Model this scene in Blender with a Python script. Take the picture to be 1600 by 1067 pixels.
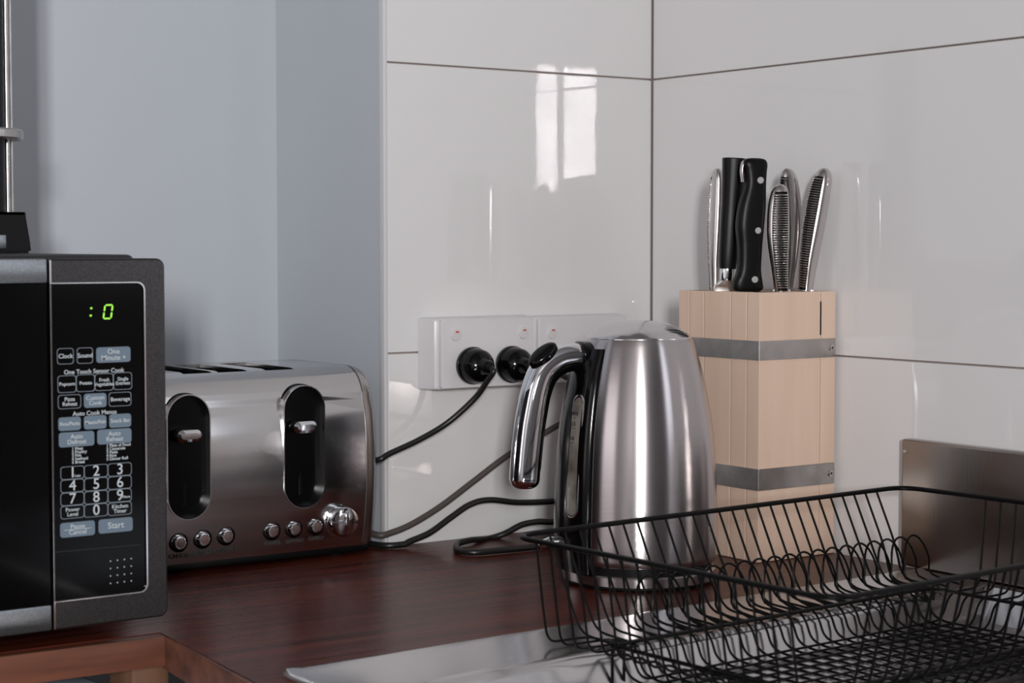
import bpy, bmesh, math, random
from mathutils import Vector, Matrix
random.seed(4)
for o in list(bpy.data.objects): bpy.data.objects.remove(o)
S = bpy.context.scene; COL = S.collection
PI = math.pi
# ------------------------------------------------------------------ camera
CP = Vector((-1.34, -1.624, .312)); FPX = 2880.0
YAW = math.radians(35.2); PIT = math.radians(3.0)
FW = Vector((math.sin(YAW)*math.cos(PIT), math.cos(YAW)*math.cos(PIT), -math.sin(PIT)))
RT = Vector((math.cos(YAW), -math.sin(YAW), 0)); UP = RT.cross(FW)
cd = bpy.data.cameras.new('camera'); cam = bpy.data.objects.new('camera', cd); COL.objects.link(cam)
cd.sensor_width = 36; cd.lens = FPX/1600*36; cd.clip_start = .02
cam.location = CP; cam.rotation_euler = (PI/2-PIT, 0, -YAW)
cd.dof.use_dof = True; cd.dof.focus_distance = 1.74; cd.dof.aperture_fstop = 11
S.camera = cam
# ------------------------------------------------------------------ world and daylight
W = bpy.data.worlds.new('world'); S.world = W; W.use_nodes = True
W.node_tree.nodes['Background'].inputs[0].default_value = (.55, .68, .9, 1)
W.node_tree.nodes['Background'].inputs[1].default_value = .6
S.view_settings.view_transform = 'Standard'; S.view_settings.look = 'None'
S.cycles.sample_clamp_indirect = 150; S.view_settings.gamma = 1; S.view_settings.exposure = -1.02
def area(name, loc, direction, sx, sy, radiance, colr):
    l = bpy.data.lights.new(name, 'AREA'); l.shape = 'RECTANGLE'; l.size = sx; l.size_y = sy
    l.energy = radiance*PI*sx*sy; l.color = colr
    o = bpy.data.objects.new(name, l); COL.objects.link(o); o.location = loc
    o.rotation_euler = Vector(direction).to_track_quat('-Z', 'Y').to_euler()
    return o
# daylight in the two panes of the narrow window behind the camera and the window above the sink; the left side fill is added
area('daylight_rear_pane', (-2.252, -3.27, .692), (0, 1, 0), .078, .41, 680, (1, .98, .975))
area('daylight_rear_pane', (-2.388, -3.27, .692), (0, 1, 0), .128, .41, 680, (1, .98, .975))
area('daylight_sink_window', (-.035, -1.75, .72), (-1, 0, 0), 1.2, .9, 3.6, (.82, .90, 1))
area('added_side_fill', (-3.15, -.65, .60), (1, 0, 0), 1.0, 1.2, 3.2, (1, .93, .95))  # added soft fill for ambient light and the kettle's left streak

# ------------------------------------------------------------------ pixel -> place helpers (on real planes)
def ray(px, py): return FW + RT*((px-800)/FPX) - UP*((py-533.5)/FPX)
def onY(px, py, y):
    r = ray(px, py); return CP + r*((y-CP.y)/r.y)
def onZ(px, py, z):
    r = ray(px, py); return CP + r*((z-CP.z)/r.z)

# ------------------------------------------------------------------ materials
def srgb(c): return tuple(((v/255)/12.92 if v/255 <= .04045 else ((v/255+.055)/1.055)**2.4) for v in c)
def mat(name, col, rough=.5, metal=0, ior=1.5, coat=0, aniso=0, arot=0, noise=None, bump=None, emit=None, trans=0, coat_rough=.05):
    m = bpy.data.materials.new(name); m.use_nodes = True; nt = m.node_tree; b = nt.nodes['Principled BSDF']
    b.inputs['Base Color'].default_value = (*col, 1); b.inputs['Roughness'].default_value = rough
    b.inputs['Metallic'].default_value = metal; b.inputs['IOR'].default_value = ior
    b.inputs['Coat Weight'].default_value = coat; b.inputs['Coat Roughness'].default_value = coat_rough
    b.inputs['Anisotropic'].default_value = aniso
    b.inputs['Anisotropic Rotation'].default_value = arot
    b.inputs['Transmission Weight'].default_value = trans
    if emit:
        b.inputs['Emission Color'].default_value = (*emit[0], 1); b.inputs['Emission Strength'].default_value = emit[1]
    if noise:      # (scale xyz, colour2, detail, low, high)
        sc, c2, det, lo, hi = noise
        tc = nt.nodes.new('ShaderNodeTexCoord'); mp = nt.nodes.new('ShaderNodeMapping'); mp.inputs['Scale'].default_value = sc
        n = nt.nodes.new('ShaderNodeTexNoise'); n.inputs['Scale'].default_value = 1; n.inputs['Detail'].default_value = det
        r = nt.nodes.new('ShaderNodeValToRGB'); r.color_ramp.elements[0].position = lo; r.color_ramp.elements[1].position = hi
        r.color_ramp.elements[0].color = (*col, 1); r.color_ramp.elements[1].color = (*c2, 1)
        nt.links.new(tc.outputs['Object'], mp.inputs[0]); nt.links.new(mp.outputs[0], n.inputs[0])
        nt.links.new(n.outputs[0], r.inputs[0]); nt.links.new(r.outputs[0], b.inputs['Base Color'])
    if bump:       # (scale xyz, strength, distance)
        sc, st, di = bump
        tc = nt.nodes.new('ShaderNodeTexCoord'); mp = nt.nodes.new('ShaderNodeMapping'); mp.inputs['Scale'].default_value = sc
        n = nt.nodes.new('ShaderNodeTexNoise'); n.inputs['Scale'].default_value = 1; n.inputs['Detail'].default_value = 3
        bp = nt.nodes.new('ShaderNodeBump'); bp.inputs['Strength'].default_value = st; bp.inputs['Distance'].default_value = di
        nt.links.new(tc.outputs['Object'], mp.inputs[0]); nt.links.new(mp.outputs[0], n.inputs[0])
        nt.links.new(n.outputs[0], bp.inputs['Height']); nt.links.new(bp.outputs[0], b.inputs['Normal'])
    return m
M = {}
M['tile'] = mat('white_glazed_tile', (.74, .735, .74), .012, ior=1.5, bump=((14, 14, 7), .05, .0006))
M['grout'] = mat('grout', (.42, .35, .33), .9)
M['paint'] = mat('painted_plaster', (.51, .545, .59), .55, bump=((500, 500, 500), .12, .0004))
M['void'] = mat('unlit_cavity_black', (.002, .002, .002), 1, ior=1.0)
M['room'] = mat('room_plaster', (.27, .26, .26), .8)
M['dark_room'] = mat('dark_timber_room', (.10, .08, .075), .6)
M['trim'] = mat('tile_edge_trim', (.66, .66, .68), .35)
M['counter'] = mat('jarrah_counter', (.042, .0085, .0055), .30, ior=1.23, coat=0, coat_rough=.12,
                   noise=((3, 55, 55), (.15, .030, .016), 6, .35, .72), bump=((6, 130, 130), .8, .0009))
M['counter_edge'] = mat('jarrah_edge', (.075, .024, .013), .42, noise=((5, 45, 70), (.19, .066, .036), 6, .3, .7), bump=((8, 120, 120), .3, .0006))
M['dark_wood'] = mat('dark_cabinet_wood', (.03, .016, .012), .6)
M['post'] = mat('rough_timber_post', (.12, .055, .03), .7, noise=((40, 40, 6), (.22, .11, .06), 5, .3, .7))
M['sink'] = mat('sink_steel', (.60, .585, .59), .20, 1, aniso=.3, bump=((4, 260, 260), .10, .0003))
M['upstand'] = mat('upstand_steel', (.31, .285, .27), .24, 1, aniso=.8, arot=.25, noise=((9, 9, 9), (.26, .24, .225), 4, .4, .65), bump=((300, 300, 3), .08, .0003))
M['steel_h'] = mat('brushed_steel_horizontal', (.60, .59, .59), .15, 1, bump=((900, 3, 3), .05, .0001))
M['steel_cap'] = mat('satin_steel_cap', (.50, .49, .49), .30, 1)
M['steel_kettle'] = mat('brushed_kettle_steel', (.52, .485, .49), .24, 1, aniso=.8, arot=.25, bump=((6, 6, 700), .12, .0002))
M['chrome'] = mat('polished_chrome', (.78, .79, .82), .06, 1)
M['chrome_soft'] = mat('soft_chrome', (.66, .65, .66), .16, 1)
M['lid'] = mat('lid_steel', (.66, .64, .65), .14, 1)
M['black'] = mat('black_gloss_plastic', (.002, .002, .0022), .14, ior=1.36)
M['black_soft'] = mat('black_satin_plastic', (.003, .003, .0035), .42, ior=1.3)
M['recess'] = mat('black_recess', (.0015, .0018, .002), .28, ior=1.25)
M['cord_black'] = mat('black_cord_rubber', (.010, .009, .009), .38)
M['cord_grey'] = mat('grey_cord_rubber', (.075, .062, .058), .5)
M['wire'] = mat('black_coated_wire', (.002, .0018, .0018), .36, ior=1.25)
M['outlet'] = mat('white_outlet_plastic', (.70, .69, .71), .22)
M['switch'] = mat('white_switch_plastic', (.72, .70, .70), .3)
M['red'] = mat('red_marker', (.55, .05, .04), .5)
M['mw_frame'] = mat('microwave_dark_steel', (.055, .052, .053), .34, .85, noise=((900, 900, 900), (.085, .08, .08), 2, .35, .7))
M['mw_body'] = mat('microwave_black_shell', (.018, .018, .02), .5)
M['mw_steel'] = mat('microwave_door_steel', (.20, .215, .23), .33, .9, noise=((700, 20, 700), (.27, .285, .30), 2, .35, .7))
M['mw_glass'] = mat('microwave_black_glass', (.001, .0013, .0016), .10, ior=1.25)
M['key'] = mat('blue_grey_keys', (.135, .185, .235), .5)
M['print'] = mat('pale_print', (.50, .55, .58), .6)
M['print_dim'] = mat('dim_outline_print', (.20, .24, .28), .6)
M['print_dark'] = mat('dark_print', (.03, .03, .032), .6)
M['print_faint'] = mat('worn_print', (.05, .05, .05), .6)
M['led'] = mat('green_display_digits', (.1, .3, .02), .5, emit=((.42, .95, .10), 1.9))
M['beech'] = mat('pale_beech', (.78, .585, .46), .5, noise=((38, 38, 3), (.68, .49, .37), 4, .3, .75), bump=((60, 60, 6), .15, .0004))
M['beech_seam'] = mat('beech_seam_glue', (.08, .045, .03), .8)
M['strap'] = mat('steel_strap', (.40, .385, .375), .28, 1, noise=((60, 60, 60), (.52, .50, .49), 4, .35, .7))
M['knife_black'] = mat('knife_black_handle', (.002, .002, .002), .36, ior=1.30, bump=((300, 300, 300), .12, .0003))
M['rivet'] = mat('rivet_steel', (.62, .62, .60), .35, .7)
M['knife_steel'] = mat('knife_steel', (.60, .57, .56), .22, 1)
M['gauge'] = mat('water_gauge_plastic', (.20, .185, .165), .12, noise=((30, 30, 22), (.05, .032, .025), 3, .40, .62))
M['pale'] = mat('pale_blue_plastic', (.42, .52, .60), .4)
M['glass'] = mat('window_glass', (.8, .85, .9), .1)

# ------------------------------------------------------------------ mesh helpers
def link(name, bm, m, parent=None, ang=32, smooth=True, mats=None):
    bmesh.ops.recalc_face_normals(bm, faces=bm.faces)
    me = bpy.data.meshes.new(name); bm.to_mesh(me); bm.free()
    for x in (mats or [m]): me.materials.append(x)
    if smooth and len(me.polygons):
        me.polygons.foreach_set('use_smooth', [True]*len(me.polygons)); me.set_sharp_from_angle(angle=math.radians(ang))
    o = bpy.data.objects.new(name, me); COL.objects.link(o)
    if parent: o.parent = parent
    return o
def tag(o, label, cat, group=None):
    o['label'] = label; o['category'] = cat
    if group: o['group'] = group
    return o
def empty(name, loc, label, cat, group=None, rz=0):
    o = bpy.data.objects.new(name, None); COL.objects.link(o); o.location = loc; o.rotation_euler = (0, 0, rz)
    o.empty_display_size = .05
    return tag(o, label, cat, group)
def struct(name, bm, m, parent=None, **k):
    o = link(name, bm, m, parent, **k)
    if not parent: o['kind'] = 'structure'
    return o
def BM(): return bmesh.new()
def box(bm, lo, hi, bev=0, seg=2, mi=0, rot=None):
    r = bmesh.ops.create_cube(bm, size=1); vs = r['verts']
    for v in vs: v.co = Vector([lo[i]+(v.co[i]+.5)*(hi[i]-lo[i]) for i in range(3)])
    fs = list({f for v in vs for f in v.link_faces})
    if bev:
        es = list({e for v in vs for e in v.link_edges})
        rr = bmesh.ops.bevel(bm, geom=es, offset=bev, segments=seg, affect='EDGES', profile=.5)
        fs = list({f for v in rr['verts'] for f in v.link_faces} | {f for f in fs if f.is_valid})
    for f in fs: f.material_index = mi
def frames(pts, closed=False):
    n = len(pts); T = []
    for i in range(n):
        a = pts[(i-1) % n] if (closed or i > 0) else pts[i]; b = pts[(i+1) % n] if (closed or i < n-1) else pts[i]
        T.append((b-a).normalized())
    u = Vector((0, 0, 1)) if abs(T[0].z) < .9 else Vector((1, 0, 0))
    u = (u - T[0]*u.dot(T[0])).normalized(); U_ = [u]
    for i in range(1, n):
        q = T[i-1].rotation_difference(T[i]); u = q @ U_[-1]; u = (u-T[i]*u.dot(T[i])).normalized(); U_.append(u)
    return T, U_
def tube(bm, pts, r, seg=8, closed=False, mi=0, cap=True):
    pts = [Vector(p) for p in pts]; T, U_ = frames(pts, closed); rings = []
    for i, p in enumerate(pts):
        rr = r[i] if isinstance(r, (list, tuple)) else r
        v_ = T[i].cross(U_[i])
        rings.append([bm.verts.new(p + (U_[i]*math.cos(2*PI*k/seg) + v_*math.sin(2*PI*k/seg))*rr) for k in range(seg)])
    stitch(bm, rings, closed, cap and not closed, mi)
def stitch(bm, rings, closed=False, cap=True, mi=0, ring_closed=True):
    n = len(rings); s = len(rings[0])
    for i in range(n if closed else n-1):
        a = rings[i]; b = rings[(i+1) % n]
        for k in range(s if ring_closed else s-1):
            f = bm.faces.new((a[k], a[(k+1) % s], b[(k+1) % s], b[k])); f.material_index = mi
    if cap:
        for rg in (rings[0], rings[-1]):
            f = bm.faces.new(rg); f.material_index = mi
def loft(bm, rings, closed=False, cap=True, mi=0): stitch(bm, [[bm.verts.new(p) for p in rg] for rg in rings], closed, cap, mi)
def lathe(bm, prof, c=(0, 0, 0), seg=64, axis='z', mi=0, M4=None):
    rings = []
    for r, h in prof:
        rg = []
        for k in range(seg):
            a = 2*PI*k/seg; p = Vector((r*math.cos(a), r*math.sin(a), h))
            if M4 is not None: p = M4 @ p
            rg.append(p + Vector(c))
        rings.append(rg)
    loft(bm, rings, False, True, mi)
def smooth_path(pts, n=8, closed=False):
    pts = [Vector(p) for p in pts]; out = []; N = len(pts)
    for i in range(N if closed else N-1):
        g = lambda j: pts[j % N] if closed else pts[max(0, min(N-1, j))]
        p0, p1, p2, p3 = g(i-1), g(i), g(i+1), g(i+2)
        for k in range(n):
            t = k/n
            out.append(.5*((2*p1)+(p2-p0)*t+(2*p0-5*p1+4*p2-p3)*t*t+(3*p1-p0-3*p2+p3)*t**3))
    if not closed: out.append(pts[-1])
    return out
def rounded(pts, rad, n=6, closed=False):
    pts = [Vector(p) for p in pts]; N = len(pts); out = []
    for i in range(N):
        if not closed and i in (0, N-1): out.append(pts[i]); continue
        p = pts[i]; a = (pts[i-1]-p); b = (pts[(i+1) % N]-p)
        rr = min(rad, a.length*.49, b.length*.49); A = p+a.normalized()*rr; B = p+b.normalized()*rr
        for k in range(n+1):
            t = k/n; out.append(A*(1-t)**2 + p*2*t*(1-t) + B*t*t)
    return out
def capsule2(w, h, n=10):        # 2-D outline, centred
    r = min(w, h)/2; out = []
    cs = [(w/2-r, h/2-r, 0), (-(w/2-r), h/2-r, PI/2), (-(w/2-r), -(h/2-r), PI), (w/2-r, -(h/2-r), 3*PI/2)]
    for cx, cy, a0 in cs:
        for k in range(n+1):
            a = a0+PI/2*k/n; out.append((cx+r*math.cos(a), cy+r*math.sin(a)))
    return out
def rrect2(w, h, r, n=5):
    out = []
    for cx, cy, a0 in [(w/2-r, h/2-r, 0), (-(w/2-r), h/2-r, PI/2), (-(w/2-r), -(h/2-r), PI), (w/2-r, -(h/2-r), 3*PI/2)]:
        for k in range(n+1):
            a = a0+PI/2*k/n; out.append((cx+r*math.cos(a), cy+r*math.sin(a)))
    return out
def plate_y(bm, outl, cx, cz, y0, y1, mi=0, bev=0):   # outline in x,z extruded from y0 (back) to y1 (front, smaller y)
    rg = [[Vector((cx+a, y0, cz+b)) for a, b in outl]]
    if bev:
        rg.append([Vector((cx+a, y1+bev, cz+b)) for a, b in outl])
        L = max(max(abs(a) for a, b in outl), 1e-5); H = max(max(abs(b) for a, b in outl), 1e-5)
        rg.append([Vector((cx+a*(1-bev/L), y1, cz+b*(1-bev/H))) for a, b in outl])
    else: rg.append([Vector((cx+a, y1, cz+b)) for a, b in outl])
    loft(bm, rg, mi=mi)
def ring_y(bm, outl, cx, cz, y0, y1, t, mi=0):        # a hollow outline frame of width t
    L = max(abs(a) for a, b in outl); H = max(abs(b) for a, b in outl)
    def R_(s, y): return [Vector((cx+a*(1-s/L), y, cz+b*(1-s/H))) for a, b in outl]
    loft(bm, [R_(0, y0), R_(0, y1), R_(t, y1), R_(t, y0)], closed=True, cap=False, mi=mi)
def boolean(o, cutters):
    for c in cutters:
        md = o.modifiers.new('b', 'BOOLEAN'); md.object = c; md.operation = 'DIFFERENCE'; md.solver = 'EXACT'
    dg = bpy.context.evaluated_depsgraph_get(); dg.update()
    me = bpy.data.meshes.new_from_object(o.evaluated_get(dg)); o.modifiers.clear(); o.data = me
    me.polygons.foreach_set('use_smooth', [True]*len(me.polygons)); me.set_sharp_from_angle(angle=math.radians(32))
    for c in cutters: bpy.data.objects.remove(c)
def text(bm, s, size, mtx, mi=0, ext=.00015, off=0, align='CENTER', sp=1):
    cu = bpy.data.curves.new('t', 'FONT'); cu.body = s; cu.size = size; cu.align_x = align; cu.align_y = 'CENTER'
    cu.extrude = ext; cu.offset = off; cu.resolution_u = 3; cu.space_line = sp
    o = bpy.data.objects.new('t', cu); COL.objects.link(o)
    dg = bpy.context.evaluated_depsgraph_get(); dg.update()
    me = bpy.data.meshes.new_from_object(o.evaluated_get(dg)); me.transform(mtx)
    n0 = len(bm.faces); bm.from_mesh(me); bm.faces.ensure_lookup_table()
    for f in bm.faces[n0:]: f.material_index = mi
    bpy.data.objects.remove(o); bpy.data.curves.remove(cu); bpy.data.meshes.remove(me)
def face_y(x, y, z): return Matrix.Translation((x, y, z)) @ Matrix.Rotation(PI/2, 4, 'X')   # text facing -y

# ------------------------------------------------------------------ room shell
bm = BM()                                    # tiled wall behind the kettle (left of the corner)
box(bm, (-.3515, .006, -.9), (0, .02, 1.6), mi=1)
for z0, z1 in ((-.3, 0.2), (.2, .4987), (.4987, .80), (.80, 1.10), (1.10, 1.6)):
    box(bm, (-.3505, 0, z0+.0009), (-.0014, .0075, z1-.0009), .0006, 1)
struct('wall_back', bm, None, mats=[M['tile'], M['grout']])
bm = BM()                                    # tiled wall on the right
box(bm, (.006, -3.4, -.9), (.02, .02, 1.6), mi=1)
for z0, z1 in ((-.3, 0.2), (.2, .4987), (.4987, .80), (.80, 1.10), (1.10, 1.6)):
    for y0, y1 in ((-.60, 0), (-1.2, -.60)):
        if z1 > .3 or True: box(bm, (0, y0+.0009, z0+.0009), (.0075, y1-.0014, z1-.0009), .0006, 1)
struct('wall_right', bm, None, mats=[M['tile'], M['grout']])
bm = BM()                                    # far painted wall of the recess, its return beside the tiles
box(bm, (-3.2, .236, -.9), (-.353, .28, 1.6))
box(bm, (-.353, .008, -.9), (-.30, .28, 1.6))
struct('wall_recess', bm, M['paint'])
bm = BM(); box(bm, (-.3555, -.0005, 0), (-.3508, .010, 1.6), .001, 2); struct('trim_1', bm, M['trim'])
bm = BM()
for lo, hi in (((-3.3, -3.4, -.9), (-2.48, -3.3, 1.6)), ((-2.18, -3.4, -.9), (.1, -3.3, 1.6)), ((-2.48, -3.4, -.9), (-2.18, -3.3, .46)), ((-2.48, -3.4, .92), (-2.18, -3.3, 1.6))):
    box(bm, lo, hi)
struct('wall_front', bm, M['room'])
bm = BM(); box(bm, (-3.3, -3.4, -.9), (-3.2, .28, 1.6)); struct('wall_left', bm, M['room'])
bm = BM(); box(bm, (-3.3, -3.4, 1.6), (.1, .28, 1.66)); struct('ceiling', bm, M['room'])
bm = BM(); box(bm, (-3.3, -3.4, -.96), (.1, .28, -.9)); struct('floor', bm, M['dark_room'])
def window(name, axis, c, w, h, mull):
    bm = BM(); t = .035
    def bb(a0, a1, z0, z1):
        if axis == 'y': box(bm, (a0, c[1]-.025, z0), (a1, c[1]+.025, z1), .003)
        else: box(bm, (c[0]-.02, a0, z0), (c[0]+.02, a1, z1), .003)
    u = c[0] if axis == 'y' else c[1]
    bb(u-w/2-t, u-w/2, c[2]-h/2-t, c[2]+h/2+t); bb(u+w/2, u+w/2+t, c[2]-h/2-t, c[2]+h/2+t)
    bb(u-w/2, u+w/2, c[2]+h/2, c[2]+h/2+t); bb(u-w/2, u+w/2, c[2]-h/2-t, c[2]-h/2)
    for a, b in mull: bb(a, b, c[2]-h/2, c[2]+h/2)
    o = struct(name, bm, M['trim'])
window('window_1', 'y', (-2.33, -3.295, .692), .245, .415, [(-2.324, -2.291)])
window('window_2', 'x', (-.012, -1.75, .72), 1.22, .92, [(-1.765, -1.735)])
window('added_window', 'x', (-3.18, -.65, .60), 1.02, 1.22, [(-.665, -.635)])  # unseen frame made up to go with the added side fill

# ------------------------------------------------------------------ counter and cabinet
def poly_prism(bm, pts, z0, z1, bev=0):
    lo = [bm.verts.new((x, y, z0)) for x, y in pts]; hi = [bm.verts.new((x, y, z1)) for x, y in pts]; n = len(pts)
    bm.faces.new(lo); tf = bm.faces.new(hi)
    for i in range(n): bm.faces.new((lo[i], lo[(i+1) % n], hi[(i+1) % n], hi[i]))
    if bev: bmesh.ops.bevel(bm, geom=list(tf.edges), offset=bev, segments=3, affect='EDGES', profile=.5)
ct = empty('wooden_counter', (0, 0, 0), 'dark red-brown glossy wooden worktop carrying the toaster, kettle and knife block', 'worktop')
bm = BM(); poly_prism(bm, [(-1.7, .234), (-.357, .234), (-.357, -.002), (-.001, -.002), (-.001, -.428), (-.700, -.456), (-.712, -1.10), (-.750, -1.10), (-.7395, -.4545), (-.722, -.256), (-1.7, -.243)], -.026, 0, .0012)
link('worktop_board', bm, M['counter'], ct)
bm = BM(); poly_prism(bm, [(-1.7, -.2435), (-.7215, -.2565), (-.7190, -.2600), (-.7215, -.2700), (-1.7, -.2485)], -.0245, -.0006, .001)
link('front_edging', bm, M['counter_edge'], ct)
bm = BM(); poly_prism(bm, [(-.7195, -.258), (-.7395, -.4545), (-.752, -1.10), (-.757, -1.10), (-.7445, -.4545), (-.7245, -.263)], -.0275, -.0006, .001)
link('side_edging', bm, M['counter_edge'], ct)
cb = empty('sink_cabinet', (0, 0, -.9), 'dark timber cabinet below the sink and worktop', 'cabinet')
bm = BM(); box(bm, (-.70, -.98, 0), (-.002, -.10, .78)); link('carcass', bm, M['dark_wood'], cb)
bm = BM(); box(bm, (-.740, -.238, -.9), (-.706, -.19, -.0265), .004)
tag(link('timber_post', bm, M['post']), 'rough brown timber post under the worktop corner', 'post')
bm = BM(); box(bm, (-.800, -.232, -.9), (-.745, -.090, -.052), .004, 2)
tag(link('storage_box', bm, M['pale']), 'pale blue box in the dark gap under the worktop, bottom left', 'box')

# ------------------------------------------------------------------ sink
sk = empty('steel_sink', (0, 0, 0), 'stainless steel sink with flat draining surface under the wire dish rack', 'sink')
def SP(u, v, z): return Vector((-u, -.4185-.0405*u-v, z))
bm = BM(); vs_ = [(0, -.004), (0, .0022), (.0016, .0042), (.005, .0044), (.010, .0030), (.080, .0022), (.088, .0010), (.093, -.004), (.098, -.019), (.106, -.0265), (.30, -.0275), (.50, -.0265), (.530, .001), (.545, .0025), (.600, .0025), (.602, -.01)]
us_ = [(0.0015, None), (.012, None), (.03, 0), (.045, 1), (.06, 1)] + [(.06+.042*i, 1) for i in range(1, 14)] + [(.620, 1), (.634, .6), (.645, 0), (.700, 0), (.709, .0014), (.7125, .0010), (.7142, -.0006), (.7142, -.007)]
rings = []
for v, z in vs_:
    rg = []
    for i, (u, k) in enumerate(us_):
        deck = .0024 if .005 < v < .6 else z
        if k is None or k == 0: zz = deck
        elif k in (1, .6): zz = deck+(z-deck)*k if v >= .080 else z
        elif abs(k) < .01: zz = min(deck, .0024)+k if k < .001 else deck+k
        if u > .712 and k < 0: zz = k
        rg.append(bm.verts.new(SP(u, v, zz)))
    rings.append(rg)
stitch(bm, rings, False, False, 0, ring_closed=False)
link('drainer', bm, M['sink'], sk, ang=50)
bm = BM(); box(bm, (-.0135, -1.02, .003), (-.0008, -.3945, .1255), .0025, 3)
link('upstand', bm, M['upstand'], sk)
bm = BM(); lathe(bm, [(.0001, .0008), (.0016, .0006), (.002, 0)], seg=12, M4=Matrix.Translation((-.0137, -.399, .1135)) @ Matrix.Rotation(-PI/2, 4, 'Y'))
link('screw', bm, M['rivet'], sk)

# ------------------------------------------------------------------ microwave
mw = empty('microwave', (-.96, -.10, 0), 'dark grey microwave oven with black glass door and blue-grey keypad', 'microwave')
def mwl(name, bm, m, parent=None, **k):
    o = link(name, bm, m, parent or mw, **k); 
    if (parent or mw) is mw: o.location = -Vector(mw.location)
    return o
YF = -.285
ex = -.7285
bm = BM(); box(bm, (-1.19, -.262, .014), (-.742, .10, .3045), .006, 3); mwl('body', bm, M['mw_body'])
for fx, fy in ((-1.15, -.17), (-.785, -.17), (-1.15, .06), (-.775, .06)):
    bm = BM(); lathe(bm, [(.012, 0), (.014, .014)], (fx, fy, .0003), 20); mwl('foot', bm, M['black_soft'])
xg = -.8235      # door gap
bm = BM()        # right fascia frame with an opening
w = ex-(xg+.0008); cx = (ex+xg+.0008)/2; cz = (.0185+.3015)/2; h = .283
def halfround(w, h, r, n=6):    # square on the left, rounded on the right
    out = [(-w/2, h/2), (-w/2, -h/2)]
    for cx_, cy_, a0 in ((w/2-r, -(h/2-r), -PI/2), (w/2-r, h/2-r, 0)):
        for k in range(n+1):
            a = a0+PI/2*k/n; out.append((cx_+r*math.cos(a), cy_+r*math.sin(a)))
    return out
o1 = halfround(w, h, .007)
x1 = onY(228, 600, YF).x; zt = onY(150, 441, YF).z; zb = onY(150, 934, YF).z
def shift(out, dx, dz): return [(a+dx, b+dz) for a, b in out]
in_w = x1-(xg+.0008); in_h = zt-zb
o2 = shift(halfround(in_w, in_h, .0065), (x1+xg+.0008)/2-cx, (zt+zb)/2-cz)
def P3(o, y): return [Vector((cx+a, y, cz+b)) for a, b in o]
e1 = shift(halfround(w-.003, h-.003, .0058), 0, 0)
loft(bm, [P3(o1, -.260), P3(o1, YF+.0015), P3(e1, YF), P3(o2, YF), P3(o2, YF+.004)], closed=False, cap=False)
f = bm.faces.new([v for v in list(bm.verts)[:len(o1)]])
mwl('front_frame', bm, M['mw_frame'], ang=40)
bm = BM()      # thin bright rim round the panel
o3 = shift(halfround(in_w-.0016, in_h-.0016, .006), (x1+xg)/2-cx, (zt+zb)/2-cz)
loft(bm, [P3(o2, YF+.001), P3(o2, YF-.0006), P3(o3, YF-.0006), P3(o3, YF+.001)], closed=True, cap=False)
mwl('panel_rim', bm, M['chrome_soft'])
bm = BM(); loft(bm, [P3(o3, YF+.006), P3(o3, YF+.0012)]); pan = mwl('control_panel', bm, M['mw_glass'])
bm = BM(); box(bm, (-.803, -.262, .0185), (ex-.012, -.255, .020)); bm.free()
bm = BM()      # bright edges by the door gap
bm.free()
for z0, z1 in ((zt, .3005), (.0195, zb)):
    bm = BM(); box(bm, (xg+.0006, YF-.0004, z0), (xg+.0020, YF+.004, z1)); mwl('gap_edge', bm, M['chrome_soft'])
DX = -1.19
bm = BM(); dzt = onY(30, 443, YF).z; dzb = onY(40, 950, YF).z
box(bm, (DX, YF+.003, .0195), (xg-.0012, -.2625, .3005), .0015, 2)
door = mwl('door', bm, M['mw_body'])
bm = BM(); box(bm, (DX, YF, dzt), (xg-.0008, -.270, .3015), .0015, 2); link('top_rail', bm, M['mw_steel'], door)
bm = BM(); box(bm, (DX, YF, .0185), (xg-.0008, -.270, dzb), .0015, 2); link('bottom_rail', bm, M['mw_steel'], door)
bm = BM(); box(bm, (DX, YF+.0012, dzb), (xg-.0008, -.262, dzt), .0006, 1); link('door_window', bm, M['mw_glass'], door)
YP = YF+.0012
def pb(px0, py0, px1, py1):
    a = onY(px0, py0, YP); b = onY(px1, py1, YP); return a.x, b.x, b.z, a.z   # x0,x1,z0,z1 (centre row)
# every key: (centre px, centre py, width px, height px, text, filled, text size px)
def key(cx_, cy_, w_, h_, s, filled, ts, name='key', sp=.85):
    c = onY(cx_, cy_, YP); e = onY(cx_+w_/2, cy_, YP); W_ = 2*(e.x-c.x); H_ = h_*(onY(cx_, cy_, YP).z-onY(cx_, cy_+1, YP).z)
    bm = BM()
    ol = rrect2(W_, H_, min(.0022, H_*.22), 3)
    if filled: plate_y(bm, ol, c.x, c.z, YP+.001, YP-.0005, 0)
    else: ring_y(bm, ol, c.x, c.z, YP+.001, YP-.0003, .0004, 2)
    if s: text(bm, s, ts*(W_/w_)*1.18, face_y(c.x, YP-.0007, c.z), 1, off=.00004, sp=sp)
    link(name, bm, None, pan, smooth=False, mats=[M['key'], M['print'], M['print_dim']])
key(102, 556.5, 26, 25, 'Clock', 0, 8); key(132.5, 555.5, 25, 25, 'Sound', 0, 8)
key(177, 554, 53, 24, 'One\nMinute +', 1, 9)
for i, s in enumerate(['Popcorn', 'Potato', 'Fresh\nVegetables', 'Single\nEntrees']):
    key(104.5+29*i, 600-1.6*i, 29, 27, s, 0, 6.2)
key(108.5, 627.5, 36, 22, 'Pizza\nReheat', 0, 7); key(148.5, 625.5, 35, 22, 'Custom\nCook', 1, 7.5); key(187.5, 623.5, 35, 22, 'Beverage', 0, 7)
key(108.5, 662, 35, 21, 'Rice/Pasta', 1, 6.5); key(148.5, 659.5, 35, 21, 'Meats/Fish', 1, 6.5); key(187.5, 657, 34, 21, 'Snack Bar', 1, 6.5)
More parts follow.
